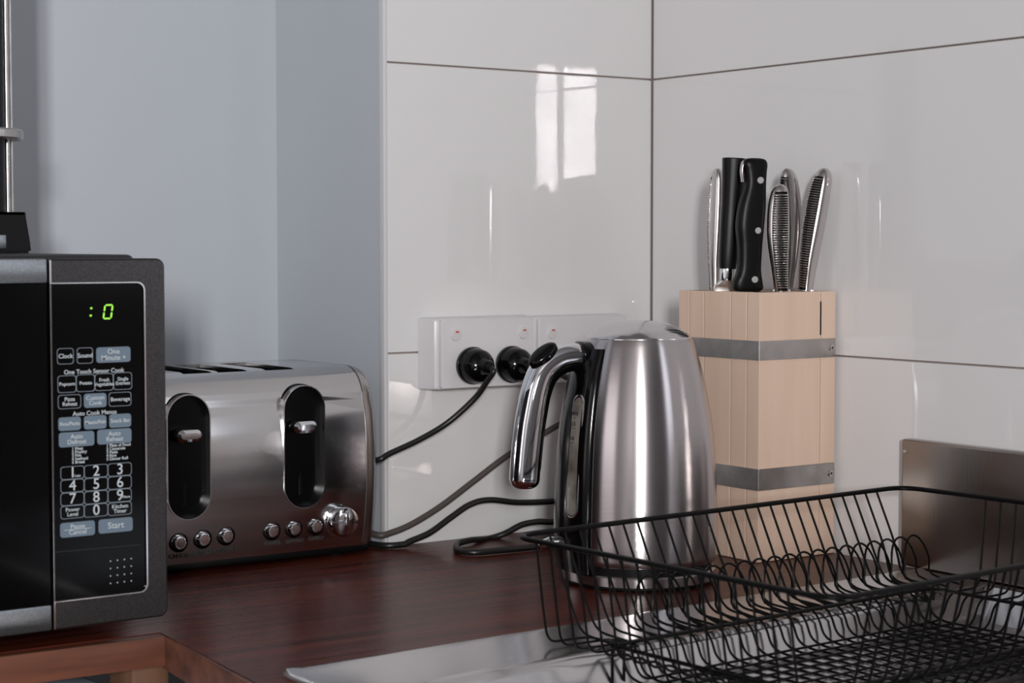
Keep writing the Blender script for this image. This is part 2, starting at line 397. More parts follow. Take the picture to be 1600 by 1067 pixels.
key(119.5, 686, 55, 23, 'Auto\nDefrost', 1, 8); key(178.5, 681.5, 53, 23, 'Auto\nReheat', 1, 8)
gr = [['1', '2', '3'], ['4', '5', '6'], ['7', '8', '9'], ['Power\nLevel', '0', 'Kitchen\nTimer']]
for r in range(4):
    for c in range(3):
        s = gr[r][c]; key(113+37*c, 738.5+20.4*r-2.6*c, 37, 20.4, s, 0, 7 if len(s) > 1 else 19)
key(121, 826.5, 54, 23, 'Pause\nCancel', 1, 8.5); key(180.5, 820.5, 53, 22, 'Start', 1, 11)
def ptxt(px, py, s, ts, mi=0, align='CENTER'):
    bm = BM(); c = onY(px, py, YP); text(bm, s, ts*(.00052)*1.2, face_y(c.x, YP-.0003, c.z), mi, off=.00005, align=align, sp=.8); link('lettering', bm, M['print'], pan, smooth=False)
ptxt(147, 580, 'One Touch Sensor Cook', 7.6); ptxt(148, 645, 'Auto Cook Menus', 7.6)
ptxt(112, 712, '1 Meat\n2 Poultry\n3 Fish\n4 Seafood\n5 Bread', 5.2, align='LEFT'); ptxt(166, 707, '1 Plate of Food\n2 Casserole\n3 Pasta\n4 Rice\n5 Dinner Roll', 5.2, align='LEFT')
ptxt(121, 743, 'Less', 4.6); ptxt(197, 776, 'More', 4.6)
bm = BM(); c = onY(121, 826.5, YP); box(bm, (c.x-.011, YP-.0008, c.z-.0002), (c.x+.011, YP-.0005, c.z+.0002))
link('key_divider_line', bm, M['print'], pan, smooth=False)
bm = BM()      # the speaker dots
for i in range(4):
    for j in range(4):
        c = onY(172.5+10.8*i, 876.5+11.6*j-1.3*i, YP); lathe(bm, [(.00045, .0004), (.0006, 0)], seg=8, M4=Matrix.Translation((c.x, YP-.0002, c.z)) @ Matrix.Rotation(PI/2, 4, 'X'))
link('speaker_dots', bm, M['print'], pan)
bm = BM()      # lower seam of the panel
c0 = onY(82, 863, YP); c1 = onY(220, 851, YP)
tube(bm, [(c0.x, YP, c0.z), (c1.x, YP, c1.z)], .0003, 5); link('panel_seam', bm, M['print_dark'], pan)
dsp = BM()     # display: colon and zero in segments
def seg(bm, a, b, t=.00055):
    a = Vector(a); b = Vector(b); d = (b-a).normalized(); n = Vector((-d.z, 0, d.x))*t
    rg = [a, a+d*t+n, b-d*t+n, b, b-d*t-n, a+d*t-n]
    loft(bm, [[p+Vector((0, 0, 0)) for p in rg], [p+Vector((0, -.0003, 0)) for p in rg]])
c = onY(168.5, 487, YP); sx, sz, sl = .0031, .0052, .0009
def q(u, v): return (c.x+u*sx+v*sl*.9, YP-.0002, c.z+v*sz)
g = .12
seg(dsp, q(-1+g*.6, 1), q(1-g*.6, 1)); seg(dsp, q(-1+g*.6, -1), q(1-g*.6, -1))
for sxx in (-1, 1):
    seg(dsp, q(sxx, 1-g*.5), q(sxx, g*.6)); seg(dsp, q(sxx, -g*.6), q(sxx, -1+g*.5))
for py in (481.5, 493):
    d = onY(141.5+(493-py)*.08, py, YP); box(dsp, (d.x-.0007, YP-.0005, d.z-.0007), (d.x+.0007, YP-.0002, d.z+.0007))
link('display_digits', dsp, M['led'], pan, smooth=False)

# ------------------------------------------------------------------ appliance on the microwave
ap = empty('kitchen_appliance', (-.80, -.06, .3047), 'black-based appliance with chrome pole and grey collar standing on the microwave', 'appliance')
bm = BM(); loft(bm, [[Vector((sx*(.0400 if k == 0 else .0355), sy*.022, z)) for sx, sy in ((1, 1), (-1, 1), (-1, -1), (1, -1))] for k, z in ((0, 0), (0, .006), (1, .0335), (1, .035))])
bmesh.ops.bevel(bm, geom=list(bm.edges), offset=.002, segments=2, affect='EDGES'); link('base', bm, M['black_soft'], ap)
bm = BM(); box(bm, (.000, -.0238, .004), (.017, -.0215, .016), .0008); link('badge_plate', bm, M['mw_steel'], ap)
bm = BM(); lathe(bm, [(.0245, .035), (.0245, .30)], (-.0005, 0, 0), 40); link('column', bm, M['black_soft'], ap)
bm = BM(); tube(bm, [(.0275, 0, .033), (.0275, 0, .30)], .0024, 14); tube(bm, [(.0325, .003, .033), (.0325, .003, .30)], .0014, 10); link('chrome_pole', bm, M['strap'], ap)
bm = BM(); lathe(bm, [(.018, .0985), (.0385, .0975), (.040, .099), (.040, .105), (.0385, .1065), (.018, .1065)], (-.0005, 0, 0), 48)
link('collar', bm, M['steel_cap'], ap)

# ------------------------------------------------------------------ toaster
ts = empty('toaster', (-.53, .06, 0), 'brushed steel four-slice toaster with two black lever slots, beside the microwave', 'toaster')
def tl(name, bm, m, parent=None, **k):
    o = link(name, bm, m, parent or ts, **k)
    if parent is None: o.location = -Vector(ts.location)
    return o
def prof(sc=0.0):     # (y,z) outline going round
    yf, yb, z0, z1 = -.031+sc, .150-sc, .0105+sc*0, .190-sc
    pts = [(yf+.001, z0), (yf-.0030, .03), (yf-.0058, .05), (yf-.0076, .07), (yf-.0083, .09), (yf-.0080, .11), (yf-.0065, .13), (yf-.0040, .147)]
    R_ = .034
    for k in range(9):
        a = PI-PI/2*k/8; pts.append((yf+R_+R_*math.cos(a)*1.0, z1-R_*.95+R_*.95*math.sin(a)))
    for k in range(9):
        a = PI/2-PI/2*k/8; pts.append((yb-R_+R_*math.cos(a), z1-R_+R_*math.sin(a)))
    pts += [(yb, z0)]
    return pts
XL, XR = -.655, -.4005
bm = BM(); loft(bm, [[Vector((x, y, z)) for y, z in prof()] for x in (XL, XR)])
body = tl('steel_shell', bm, M['steel_h'])
cut = []
levers = []
for (pa, pb_, pt, pbt) in ((260.5, 327, 617, 811), (443, 505.5, 602.5, 793)):
    a = onY((pa+pb_)/2, (pt+pbt)/2, -.037); t_ = onY((pa+pb_)/2, pt, -.037).z; b_ = onY((pa+pb_)/2, pbt, -.037).z
    w_ = onY(pb_, (pt+pbt)/2, -.037).x-onY(pa, (pt+pbt)/2, -.037).x
    levers.append((a.x, (t_+b_)/2, w_, t_-b_))
    cb_ = BM(); plate_y(cb_, capsule2(w_, t_-b_), a.x, (t_+b_)/2, -.020, -.08); cut.append(tl('c', cb_, M['recess']))
slots = [(-.6365, -.6065), (-.5835, -.5535), (-.5465, -.5155), (-.4955, -.4640)]
for a, b in slots:
    cb_ = BM(); box(cb_, (a, -.006, .165), (b, .098, .25)); cut.append(tl('c', cb_, M['recess']))
bpy.context.view_layer.update(); boolean(body, cut)
for x, z, w_, h_ in levers:
    bm = BM(); plate_y(bm, capsule2(w_+.003, h_+.003), x, z, -.010, -.0305); tl('lever_recess', bm, M['recess'])
for a, b in slots:
    bm = BM(); box(bm, (a+.0006, -.0052, .12), (b-.0006, .0972, .1865)); tl('slot_shade_fill', bm, M['void'])  # flat black block fills the slot, standing in for the shade inside
for x, z, w_, h_ in levers:
    bm = BM(); ring_y(bm, capsule2(w_+.0015, h_+.0015, 12), x, z, -.030, -.0396, .0010); tl('slot_rim', bm, M['chrome_soft'], ang=50)
for (px, py), (x, z, w_, h_) in zip(((291, 683), (470.5, 669)), levers):
    c = onY(px, py, -.050)
    bm = BM(); plate_y(bm, capsule2(.0255, .0115), x-.0015, c.z, -.034, -.047, bev=.003); lv = tl('lever', bm, M['chrome'], ang=40)
    bm = BM(); box(bm, (x-.006, -.036, c.z-.006), (x+.006, -.020, c.z+.006)); link('lever_stem', bm, M['black'], lv)
    bm = BM(); tube(bm, [(x, -.0285, z-h_/2+.012), (x, -.0225, z+h_/2-.012)], .0035, 12); tl('guide_rail', bm, M['black'])
def btn(px, py, s, dark=1):
    c = onY(px, py, -.036)
    RX = Matrix.Translation((c.x, -.0345, c.z)) @ Matrix.Rotation(PI/2, 4, 'X')
    bm = BM(); lathe(bm, [(.0091, -.003), (.0093, .0010), (.0085, .0016), (.0078, .0005), (.0068, -.001)], seg=32, M4=RX, mi=1)
    lathe(bm, [(.0068, -.002), (.0066, .0035), (.0058, .0048), (.0048, .0050)], seg=32, M4=RX, mi=0)
    lathe(bm, [(.0047, .004), (.0043, .0054), (.002, .0057), (.0001, .0058)], seg=32, M4=RX, mi=2)
    tl('button', bm, None, mats=[M['chrome'], M['recess'], M['btn']])
    return c
M['btn'] = mat('button_face', (.20, .14, .13), .35, .6)
for px, py, s in ((280, 848, 'CANCEL'), (317.5, 842.5, 'DEFROST'), (354, 837.5, 'REHEAT'), (425.5, 829.5, 'CANCEL'), (460, 826, 'DEFROST'), (493.5, 822, 'REHEAT')):
    c = btn(px, py, s)
    c2 = onY(px+3, py+(22 if px < 400 else 20), -.036); bm_t = BM(); text(bm_t, s, .0056 if px < 400 else .0046, Matrix.Translation((c2.x, -.0310-(c2.z-.0105)*.205-.0001, c2.z)) @ Matrix.Rotation(PI/2+.2, 4, 'X'), 0, ext=.0003); tl('lettering', bm_t, M['print_dark'] if px < 400 else M['print_faint'], smooth=False)
c = onY(538, 815, -.045)
bm = BM(); RX = Matrix.Translation((c.x, -.034, c.z)) @ Matrix.Rotation(PI/2, 4, 'X')
lathe(bm, [(.0165, -.002), (.0165, .0015), (.0150, .002), (.0150, .013), (.0138, .0155), (.010, .0168), (.0001, .0172)], seg=48, M4=RX)
kn = tl('browning_knob', bm, M['chrome'])
bm = BM(); box(bm, (c.x-.0014, -.0525, c.z-.003), (c.x+.0014, -.0500, c.z+.012), .0006); link('knob_pointer', bm, M['chrome_soft'], kn)
def cap_ring(x, s, zb=.0105):
    P = prof(); cy = .058; czz = .10
    return [Vector((x, cy+(y-cy)*s, max(zb, czz+(z-czz)*s))) for y, z in P]
for x0, d in ((XR, 1), (XL, -1)):
    bm = BM(); loft(bm, [cap_ring(x0+d*.0002, .985), cap_ring(x0+d*.0012, .985), cap_ring(x0+d*.0014, 1.0), cap_ring(x0+d*.006, .995), cap_ring(x0+d*.011, .975), cap_ring(x0+d*.0145, .93), cap_ring(x0+d*.0155, .88)])
    tl('end_cap', bm, M['steel_cap'], ang=50)
bm = BM(); box(bm, (XL-.010, -.026, .0035), (XR+.010, .142, .0108), .002); tl('base', bm, M['black_soft'])
for x, y in ((XL+.02, -.01), (XR-.02, -.01), (XL+.02, .13), (XR-.02, .13)):
    bm = BM(); lathe(bm, [(.009, .0002), (.010, .0045)], (x, y, 0), 20); tl('foot', bm, M['black_soft'])

# ------------------------------------------------------------------ outlets, plugs, cords
def outlet(x0, x1, z0, z1, sw, label):
    o = empty('power_outlet', ((x0+x1)/2, 0, (z0+z1)/2), label, 'power outlet', 'double power outlets on the tiled wall')
    L = -Vector(o.location)
    bm = BM(); t = .011
    def rr(w, h, y): return [Vector(((x0+x1)/2+a, y, (z0+z1)/2+b)) for a, b in rrect2(w, h, .003, 3)]
    w, h = x1-x0, z1-z0
    loft(bm, [rr(w+.020, h+.004, -.0003), rr(w+.008, h+.002, -.022), rr(w+.004, h+.001, -.0235)])
    b = link('mounting_block', bm, M['outlet'], o); b.location = L
    bm = BM(); loft(bm, [rr(w, h, -.022), rr(w, h, -.0292), rr(w-.0016, h-.0016, -.0302)]); p = link('face_plate', bm, M['outlet'], o); p.location = L
    for px, py in sw:
        c = onY(px, py, -.0302); RX = Matrix.Translation((c.x, -.0302, c.z)) @ Matrix.Rotation(PI/2, 4, 'X') @ Matrix.Rotation(math.radians(10), 4, 'X')
        bm = BM(); lathe(bm, [(.0062, -.003), (.0062, .0018), (.0056, .0026), (.0001, .0028)], seg=28, M4=RX)
        s = link('switch', bm, M['switch'], o); s.location = L
        bm = BM(); box(bm, (c.x-.002, -.0336, c.z+.0022), (c.x+.002, -.0318, c.z+.0038)); link('red_marker', bm, M['red'], s)
    return o
outlet(-.3044, -.1863, .163, .2345, ((712, 523), (817, 520)), 'white double power outlet with two black plugs in it')
outlet(-.1804, -.0600, .163, .2335, ((862, 520), (960, 517)), 'white double power outlet partly hidden behind the kettle')
def plug(name, px, py, label):
    c = onY(px, py, -.033); o = empty(name, (c.x, -.0304, c.z), label, 'plug', 'black plugs in the white outlet')
    RX = Matrix.Rotation(PI/2, 4, 'X'); bm = BM()
    lathe(bm, [(.0188, 0), (.0196, .002), (.0196, .0055), (.0185, .007), (.0180, .010), (.0172, .018), (.0145, .0225), (.009, .0255), (.0075, .029), (.0070, .034), (.0055, .036)], seg=48, M4=RX)
    link('plug_body', bm, M['black'], o)
    return o, Vector((c.x, -.0304, c.z))
p1, c1 = plug('power_plug', 738, 571, 'left black plug with a black cord running down behind the toaster')
p2, c2 = plug('power_plug', 799, 569, 'right black plug beside the kettle handle, with a grey cord sloping to the toaster')
def cord(par, pts, r, m, n=8):
    bm = BM(); tube(bm, smooth_path(pts, n), r, 12); bmesh.ops.translate(bm, vec=-Vector(par.location), verts=bm.verts)
    return link('cord', bm, m, par)
def OY(px, py, y): return onY(px, py, y)
cord(p1, [c1+Vector((0, -.0335, -.001)), c1+Vector((.001, -.040, -.004)), OY(762, 594, -.064), OY(742, 622, -.050), OY(700, 660, -.034), OY(655, 687, -.026), OY(610, 708, -.020), OY(588, 719, -.014), (-.3755, .03, .090), (-.3755, .09, .07)],
     .0031, M['cord_black'])
cord(p2, [c2+Vector((0, -.0335, -.001)), c2+Vector((.004, -.041, -.003)), c2+Vector((.022, -.046, -.006)), (-.150, -.052, .165), (-.125, -.045, .140), (-.145, -.035, .120), OY(880, 660, -.028), OY(800, 707, -.024), OY(740, 752, -.020), OY(690, 790, -.018), OY(645, 818, -.017), OY(612, 832, -.015), OY(590, 836, -.012), (-.3735, .03, .018), (-.374, .08, .008)],
     .0033, M['cord_grey'])
lz = .0036
KCORD = [(-.225, -.205, lz), (-.25, -.17, lz), tuple(onZ(905, 848, lz)), tuple(onZ(850, 853, lz)), tuple(onZ(790, 859, lz)), tuple(onZ(740, 863, lz)), tuple(onZ(715, 859, lz)), tuple(onZ(715, 850, lz)), tuple(onZ(735, 844, lz+.001)), OY(765, 841, -.024), OY(790, 833, -.028), OY(815, 820, -.032), OY(840, 815, -.035), OY(868, 814, -.038), (-.155, -.036, .028), (-.130, -.026, .040), (-.135, -.02, .052),
      OY(900, 779, -.02), OY(868, 783, -.02), OY(810, 785, -.02), OY(765, 781, -.02), OY(735, 788, -.02), OY(705, 808, -.02), OY(672, 832, -.02), OY(640, 846, -.02), (-.345, -.020, .0042), (-.365, -.010, .0036), (-.373, .04, .0036)]

# ------------------------------------------------------------------ kettle
KC = Vector((-.2565, -.2925, .0003))
kt = empty('kettle', KC, 'brushed stainless steel electric kettle with chrome handle', 'kettle')
cord(kt, KCORD, .0033, M['cord_black'])
FH = Vector((math.sin(YAW), math.cos(YAW), 0))
def dirn(az):
    a = math.radians(az); return (-RT)*math.cos(a) + (-FH)*math.sin(a)
def kp(az, r, z): d = dirn(az); return Vector((d.x*r, d.y*r, z))
bprof = [(.0725, .0205), (.0738, .022), (.0743, .0265), (.0742, .04), (.0738, .06), (.0733, .08), (.0725, .099), (.0715, .118), (.070, .1365), (.0676, .154), (.0648, .170), (.0620, .184), (.0588, .197), (.0554, .2085), (.0520, .2185), (.0502, .2235), (.0490, .2256)]
def rb(z):
    for (r0, z0), (r1, z1) in zip(bprof, bprof[1:]):
        if z0 <= z <= z1: return r0+(r1-r0)*(z-z0)/(z1-z0)
    return bprof[0][0]
bm = BM(); lathe(bm, bprof, seg=128); link('body', bm, M['steel_kettle'], kt, ang=60)
bm = BM(); lathe(bm, [(.0490, .2250), (.0493, .2262), (.0480, .2275), (.044, .2312), (.037, .2352), (.028, .2385), (.018, .2406), (.008, .2415), (.0005, .2417)], seg=96); lid = link('lid', bm, M['lid'], kt, ang=60)
bm = BM(); lathe(bm, [(.0690, .0), (.0705, .0012), (.0705, .003)], seg=96); lathe(bm, [(.0688, .012), (.0688, .0206)], seg=96)
link('base_skirt', bm, M['black_soft'], kt)
bm = BM(); lathe(bm, [(.0700, .0028), (.0722, .0036), (.0722, .0115), (.0708, .0128), (.0690, .0130)], seg=96); link('power_base', bm, M['steel_kettle'], kt)
# spine with the water gauge
bm = BM(); rings = []
for z in [.0135, .018, .03, .05, .07, .09, .11, .13, .15, .165, .18, .19, .200, .208, .214, .217]:
    r0 = rb(max(z, .021)); rs = r0+.0050 if z < .19 else r0+.0050-(z-.19)*.05
    a0, a1 = -14, 51; rg = [kp(a0-1, r0-.004, z)]
    for k in range(15):
        t = k/14; e = min(t, 1-t); rr = rs-.0035*max(0, 1-e/.10)**2
        rg.append(kp(a0+(a1-a0)*t, rr, z))
    rg.append(kp(a1+1, r0-.004, z)); rings.append(rg)
loft(bm, rings); sp = link('spine', bm, M['black'], kt, ang=60)
def patch(bm, a_c, z0, z1, hw, off, inner=None, mi=0, th=.0012):     # capsule patch following the spine
    zc = (z0+z1)/2; H = z1-z0
    out = capsule2(2*hw, H, 10)
    def P(u, v, o):
        z = zc+v; rs = rb(z)+.0050+o; return kp(a_c-math.degrees(u/.0775), rs, z)
    if inner is None:
        n = 14; rings = []
        for i in range(n*4+1):
            v = -H/2+H*i/(n*4); rr = hw
            e = H/2-abs(v); w_ = hw if e >= hw else math.sqrt(max(1e-9, hw*hw-(hw-e)**2)); w_ = max(w_, .0002)
            rings.append([bm.verts.new(P(w_*(2*k/6-1), v, off)) for k in range(7)])
        stitch(bm, rings, False, False, mi, ring_closed=False)
    else:
        path = [P(a, b, off) for a, b in out]; tube(bm, path, inner, 8, closed=True, mi=mi)
bm = BM(); patch(bm, 36, .0655, .1735, .0066, .0008); gg = link('water_gauge', bm, M['gauge'], kt)
bm = BM(); patch(bm, 36, .0640, .1750, .0078, .0004, inner=.0011); link('gauge_rim', bm, M['chrome_soft'], gg)
bm = BM()
for z, s in ((.1585, 'MAX'), (.149, '1.5'), (.136, '1.0')):
    d = dirn(34); p = kp(34, rb(z)+.0064, z)
    xax = Vector((0, 0, 1)).cross(d); mt = Matrix((( xax.x, 0, d.x, p.x), (xax.y, 0, d.y, p.y), (0, 1, 0, p.z), (0, 0, 0, 1)))
    text(bm, s, .0048, mt, off=.0001); 
    box(bm, (p.x-.003*xax.x-.0002, p.y-.003*xax.y-.0012, z-.0042), (p.x+.003*xax.x+.0002, p.y+.003*xax.y+.0002, z-.0037))
link('gauge_marks', bm, M['print_dark'], gg, smooth=False)
bm = BM(); p0 = kp(12, .078, .036); p1_ = kp(12, .090, .0345); tube(bm, [kp(12, .076, .0375), kp(12, .084, .037), kp(12, .092, .034), kp(12, .094, .0325)], [.004, .0055, .005, .003], 14)
link('switch_lever', bm, M['chrome'], kt)
# handle
AZ = 17
def hsec(path, w, t, m, name, inner=0, exp=1):
    P = smooth_path([Vector((r, z, 0)) for r, z in path], 8); rings = []; d = dirn(AZ); s_ = Vector((0, 0, 1)).cross(d); n = len(P)
    for i, p in enumerate(P):
        a = P[max(0, i-1)]; b = P[min(n-1, i+1)]; tg = (b-a).normalized(); nr = Vector((-tg.y, tg.x))
        f = i/(n-1); k = 1
        if f > .90: k = math.sqrt(max(.02, 1-((f-.90)/.10)**2*.9))
        W_, T_ = (w(f) if callable(w) else w)*k, (t(f) if callable(t) else t)*k
        rg = []
        for j in range(24):
            an = 2*PI*j/24; cx_ = abs(math.cos(an))**.8*math.copysign(1, math.cos(an)); cy_ = abs(math.sin(an))**.8*math.copysign(1, math.sin(an))
            off = nr*(cy_*T_/2+inner)
            rg.append(d*(p.x+off.x)+Vector((0, 0, p.y+off.y))+s_*(cx_*W_/2))
        rings.append(rg)
    bm = BM(); loft(bm, rings); return link(name, bm, m, kt, ang=60)
hpath = [(.048, .2085), (.064, .2105), (.080, .2072), (.0935, .1965), (.1005, .180), (.1045, .160), (.1075, .140), (.1098, .118), (.1112, .100), (.1114, .0885)]
hn = hsec(hpath, lambda f: .026+.004*min(1, f*2), lambda f: .021+.006*min(1, f*1.6), M['chrome'], 'handle')
hsec([(r-.003, z-.0035) for r, z in hpath[:-1]], .0225, .0225, M['black'], 'handle_grip')
hsec([(.040, .208), (.052, .2100), (.060, .2100)], .036, .026, M['black'], 'handle_joint')
# release button lying on the handle's shoulder
d = dirn(AZ); sd = Vector((0, 0, 1)).cross(d); ax = (d*.72+Vector((0, 0, -.69))).normalized(); nn = ax.cross(sd).normalized()
if nn.z < 0: nn = -nn
ax = (d*.79+Vector((0, 0, -.61))).normalized(); nn = (nn*.82-FH*.57); nn = (nn-ax*nn.dot(ax)).normalized(); sd = nn.cross(ax)
cen = d*.0885+Vector((0, 0, .2020))+nn*.0125; bm = BM(); rings = []
for s_, h_ in ((1, -.003), (1, .0032), (.92, .0048), (.7, .0058), (.2, .0062)):
    rings.append([cen+ax*(.0155*s_*math.cos(2*PI*k/32))+sd*(.0085*s_*math.sin(2*PI*k/32))+nn*h_ for k in range(32)])
loft(bm, rings); link('release_button', bm, M['black'], kt, ang=50)

# ------------------------------------------------------------------ knife block
kb = empty('knife_block', (-.0563, -.2350, 0), 'pale beech knife block bound with two steel straps, in the corner', 'knife block')
KL = -Vector(kb.location)
X0, X1, Y0, Y1, ZT = -.1079, -.0045, -.296, -.1744, .2655
ys = [Y0, -.2779, -.2545, -.2142, -.1915, Y1]; bm = BM()
for i, (a, b) in enumerate(zip(ys, ys[1:])):
    g = .0008
    if i == 0:
        box(bm, (X0, a, .0004), (-.0252, b-g, ZT), .0003, 1); box(bm, (-.0240, a, .0004), (X1, b-g, ZT), .0003, 1)
    else: box(bm, (X0, a+g, .0004), (X1, b-g, ZT), .0003, 1)
box(bm, (X0+.005, Y0+.005, .002), (X1-.005, Y1-.003, ZT-.006), mi=1)
box(bm, (-.0262, Y0-.0001, .222), (-.0242, Y0+.01, .2555), mi=2)
o = link('wooden_body', bm, None, kb, mats=[M['beech'], M['beech_seam'], M['recess']]); o.location = KL
bm = BM()      # dark slot mouths
for x0, x1, y in ((-.098, -.050, -.2545), (-.098, -.060, -.2779), (-.060, -.012, -.2142), (-.060, -.02, -.2545), (-.10, -.05, -.1915)):
    bm = BM(); box(bm, (x0, y-.0016, ZT-.003), (x1, y+.0016, ZT+.00025)); o = link('knife_slot', bm, M['recess'], kb); o.location = KL
for z0, z1 in ((.1994, .2182), (.0714, .0927)):
    bm = BM(); t = .0014
    pts_o = [(X0-.0004-t, Y1+.002), (X0-.0004-t, Y0-.0004-t), (X1-.001, Y0-.0004-t), (X1-.001, Y0-.0004), (X0-.0004, Y0-.0004), (X0-.0004, Y1+.002)]
    poly_prism(bm, pts_o, z0, z1); bmesh.ops.bevel(bm, geom=[e for e in bm.edges], offset=.0005, segments=2, affect='EDGES')
    s = link('steel_strap', bm, M['strap'], kb); s.location = KL
    for k, (x, y, ry) in enumerate(((-.0115, Y0-.0018, 0), (X0-.0018, -.182, 1))):
        RX = Matrix.Translation((x, y, (z0+z1)/2)) @ (Matrix.Rotation(PI/2, 4, 'X') if not ry else Matrix.Rotation(-PI/2, 4, 'Y'))
        bm = BM(); lathe(bm, [(.0034, 0), (.0032, .0009), (.002, .0015)], seg=20, M4=RX, mi=0)
        for a in (0, PI/2):
            bb = BM(); box(bb, (-.0018, -.0004, .001), (.0018, .0004, .0017)); bmesh.ops.transform(bb, matrix=RX @ Matrix.Rotation(a+.4, 4, 'Z'), verts=bb.verts)
            me = bpy.data.meshes.new('t'); bb.to_mesh(me); bb.free(); n0 = len(bm.faces); bm.from_mesh(me); bm.faces.ensure_lookup_table()
            for f in bm.faces[n0:]: f.material_index = 1
            bpy.data.meshes.remove(me)
        link('screw', bm, None, s, mats=[M['chrome_soft'], M['recess']])

# ---- knives: local frame, x = broad width, y = thickness, z = up
def knife(name, px, y, yaw, tilt, label, cat='knife', group='knives in the beech block'):
    c = onY(px, 455, y); o = empty(name, (c.x, y, ZT+.0004), label, cat, group)
    # tilt in the camera's picture plane: about the camera's forward axis
    q = Matrix.Rotation(tilt, 4, FH) @ Matrix.Rotation(yaw, 4, 'Z'); o.rotation_euler = q.to_euler()
    return o
def sect(stations, nseg=28, e=.75):       # stations: (z, xc, halfwidth, halfthick)
    P = smooth_path([Vector((a, b, c)) for a, b, c, d in stations], 6); D = smooth_path([Vector((d, 0, 0)) for a, b, c, d in stations], 6); rings = []
    for p, d in zip(P, D):
        rg = []
        for k in range(nseg):
            a = 2*PI*k/nseg; ca, sa = math.cos(a), math.sin(a)
            rg.append(Vector((p.y+p.z*math.copysign(abs(ca)**e, ca), d.x*math.copysign(abs(sa)**e, sa), p.x)))
        rings.append(rg)
    return rings
def hand(st, m, name, par, e=.75, ang=60):
    bm = BM(); loft(bm, sect(st, e=e)); return link(name, bm, m, par, ang=ang)
VY = -YAW           # broad face turned to the camera
# riveted black handle (front)
k = knife('kitchen_knife', 1168, -.262, VY+.25, math.radians(1.5), 'black-handled knife with three steel rivets, in front of the other black handle')
hand([(0, -.001, .0125, .0065), (.003, 0, .0155, .0080), (.010, -.0005, .0150, .0085), (.022, .0005, .0118, .0085), (.045, .0005, .0122, .0088), (.065, .0, .0140, .0092), (.085, .0015, .0135, .0090), (.105, .0038, .0108, .0085), (.118, .0035, .0115, .0082), (.126, .0028, .0128, .0080), (.1305, .003, .0105, .0065), (.1320, .0035, .0050, .0035)], M['knife_black'], 'handle', k, e=.6)
for z, x in ((.012, .004), (.0605, .0055), (.110, .0065)):
    bm = BM(); lathe(bm, [(.0034, 0), (.0034, .0098), (.0030, .0102), (.0001, .0103)], seg=24, M4=Matrix.Translation((x, .001, z)) @ Matrix.Rotation(PI/2, 4, 'X')); link('rivet', bm, M['rivet'], k)
bm = BM(); loft(bm, sect([(.108, -.0090, .0012, .0030), (.118, -.0105, .0013, .0034), (.126, -.0098, .0013, .0034), (.129, -.0085, .001, .002)])); link('tang', bm, M['knife_steel'], k)
bm = BM(); box(bm, (-.011, -.001, -.035), (.011, .001, .001)); link('blade', bm, M['knife_steel'], k)
# flat-topped black handle with steel collar
k = knife('sharpening_knife', 1135, -.226, VY, math.radians(2.6), 'flat-topped black handle with a steel collar, behind the riveted knife')
hand([(.022, 0, .0085, .008), (.035, 0, .0092, .009), (.060, .0002, .0098, .0095), (.085, .0004, .0098, .0095), (.110, .0008, .0108, .0100), (.128, .001, .0118, .0105), (.1325, .001, .0120, .0105), (.1335, .001, .0112, .010)], M['knife_black'], 'handle', k, e=.8)
bm = BM(); loft(bm, sect([(.010, 0, .0072, .0068), (.013, 0, .0078, .0072), (.022, 0, .0078, .0072), (.0235, 0, .007, .0066)], e=.9)); link('collar', bm, M['chrome'], k)
bm = BM(); loft(bm, sect([(-.03, -.001, .0100, .0008), (0, -.001, .0125, .0014), (.006, -.001, .0100, .0035), (.0115, 0, .0070, .0052)], e=.9)); link('bolster', bm, M['knife_steel'], k)
# steel handles with ribbed inlays
def steel_knife(px, y, yaw, tilt, H, hw, ht, label, bend=0, a0=200, a1=280):
    k = knife('steel_knife', px, y, yaw, tilt, label)
    def xb(z): t = z/H; return bend*4*t*(1-t)
    st = []
    for t, a, b in ((0, .62, .75), (.08, .66, .8), (.25, .80, .95), (.5, 1.0, 1.0), (.75, .98, .95), (.9, .84, .85), (.965, .62, .65), (.995, .30, .35), (1, .1, .12)):
        st.append((t*H, xb(t*H), hw*a, ht*b))
    hand(st, M['knife_steel'], 'handle', k, e=.8)
    def at(z):
        for (za, xa, wa, ta), (zb_, xb_, wb, tb) in zip(st, st[1:]):
            if za <= z <= zb_:
                f = (z-za)/(zb_-za); return xa+(xb_-xa)*f, wa+(wb-wa)*f, ta+(tb-ta)*f
    def arc(z, off, n=9, shrink=0):
        xc, w_, t_ = at(z); out = []
        for i in range(n):
            a = math.radians(a0+shrink+(a1-a0-2*shrink)*i/(n-1)); ca, sa = math.cos(a), math.sin(a)
            out.append(Vector((xc+(w_+off)*math.copysign(abs(ca)**.8, ca), (t_+off)*math.copysign(abs(sa)**.8, sa), z)))
        return out
    bm = BM(); n = int(H*.90/.0024)
    for i in range(n): tube(bm, arc(.004+i*.0024, .0004, 9, 3), .00075, 5)
    link('ribbed_inlay', bm, M['knife_steel'], k)
    bm = BM(); rg = [[bm.verts.new(p) for p in arc(.0005+(H*.925)*i/24, .00035)] for i in range(25)]
    stitch(bm, rg, cap=False, ring_closed=False)
    link('inlay_groove', bm, M['recess'], k)
    bm = BM(); box(bm, (-.009, -.0008, -.04), (.009, .0008, .002)); link('blade', bm, M['knife_steel'], k)
    return k
steel_knife(1117, -.200, VY-.9, math.radians(1.0), .124, .0085, .0060, 'steel-handled knife farthest left, mostly behind the black handles', bend=-.002, a0=190, a1=250)
steel_knife(1221, -.282, VY+.05, math.radians(-1.0), .106, .0115, .0085, 'shorter ribbed steel-handled knife right of the riveted black one', bend=-.0028, a0=236, a1=312)
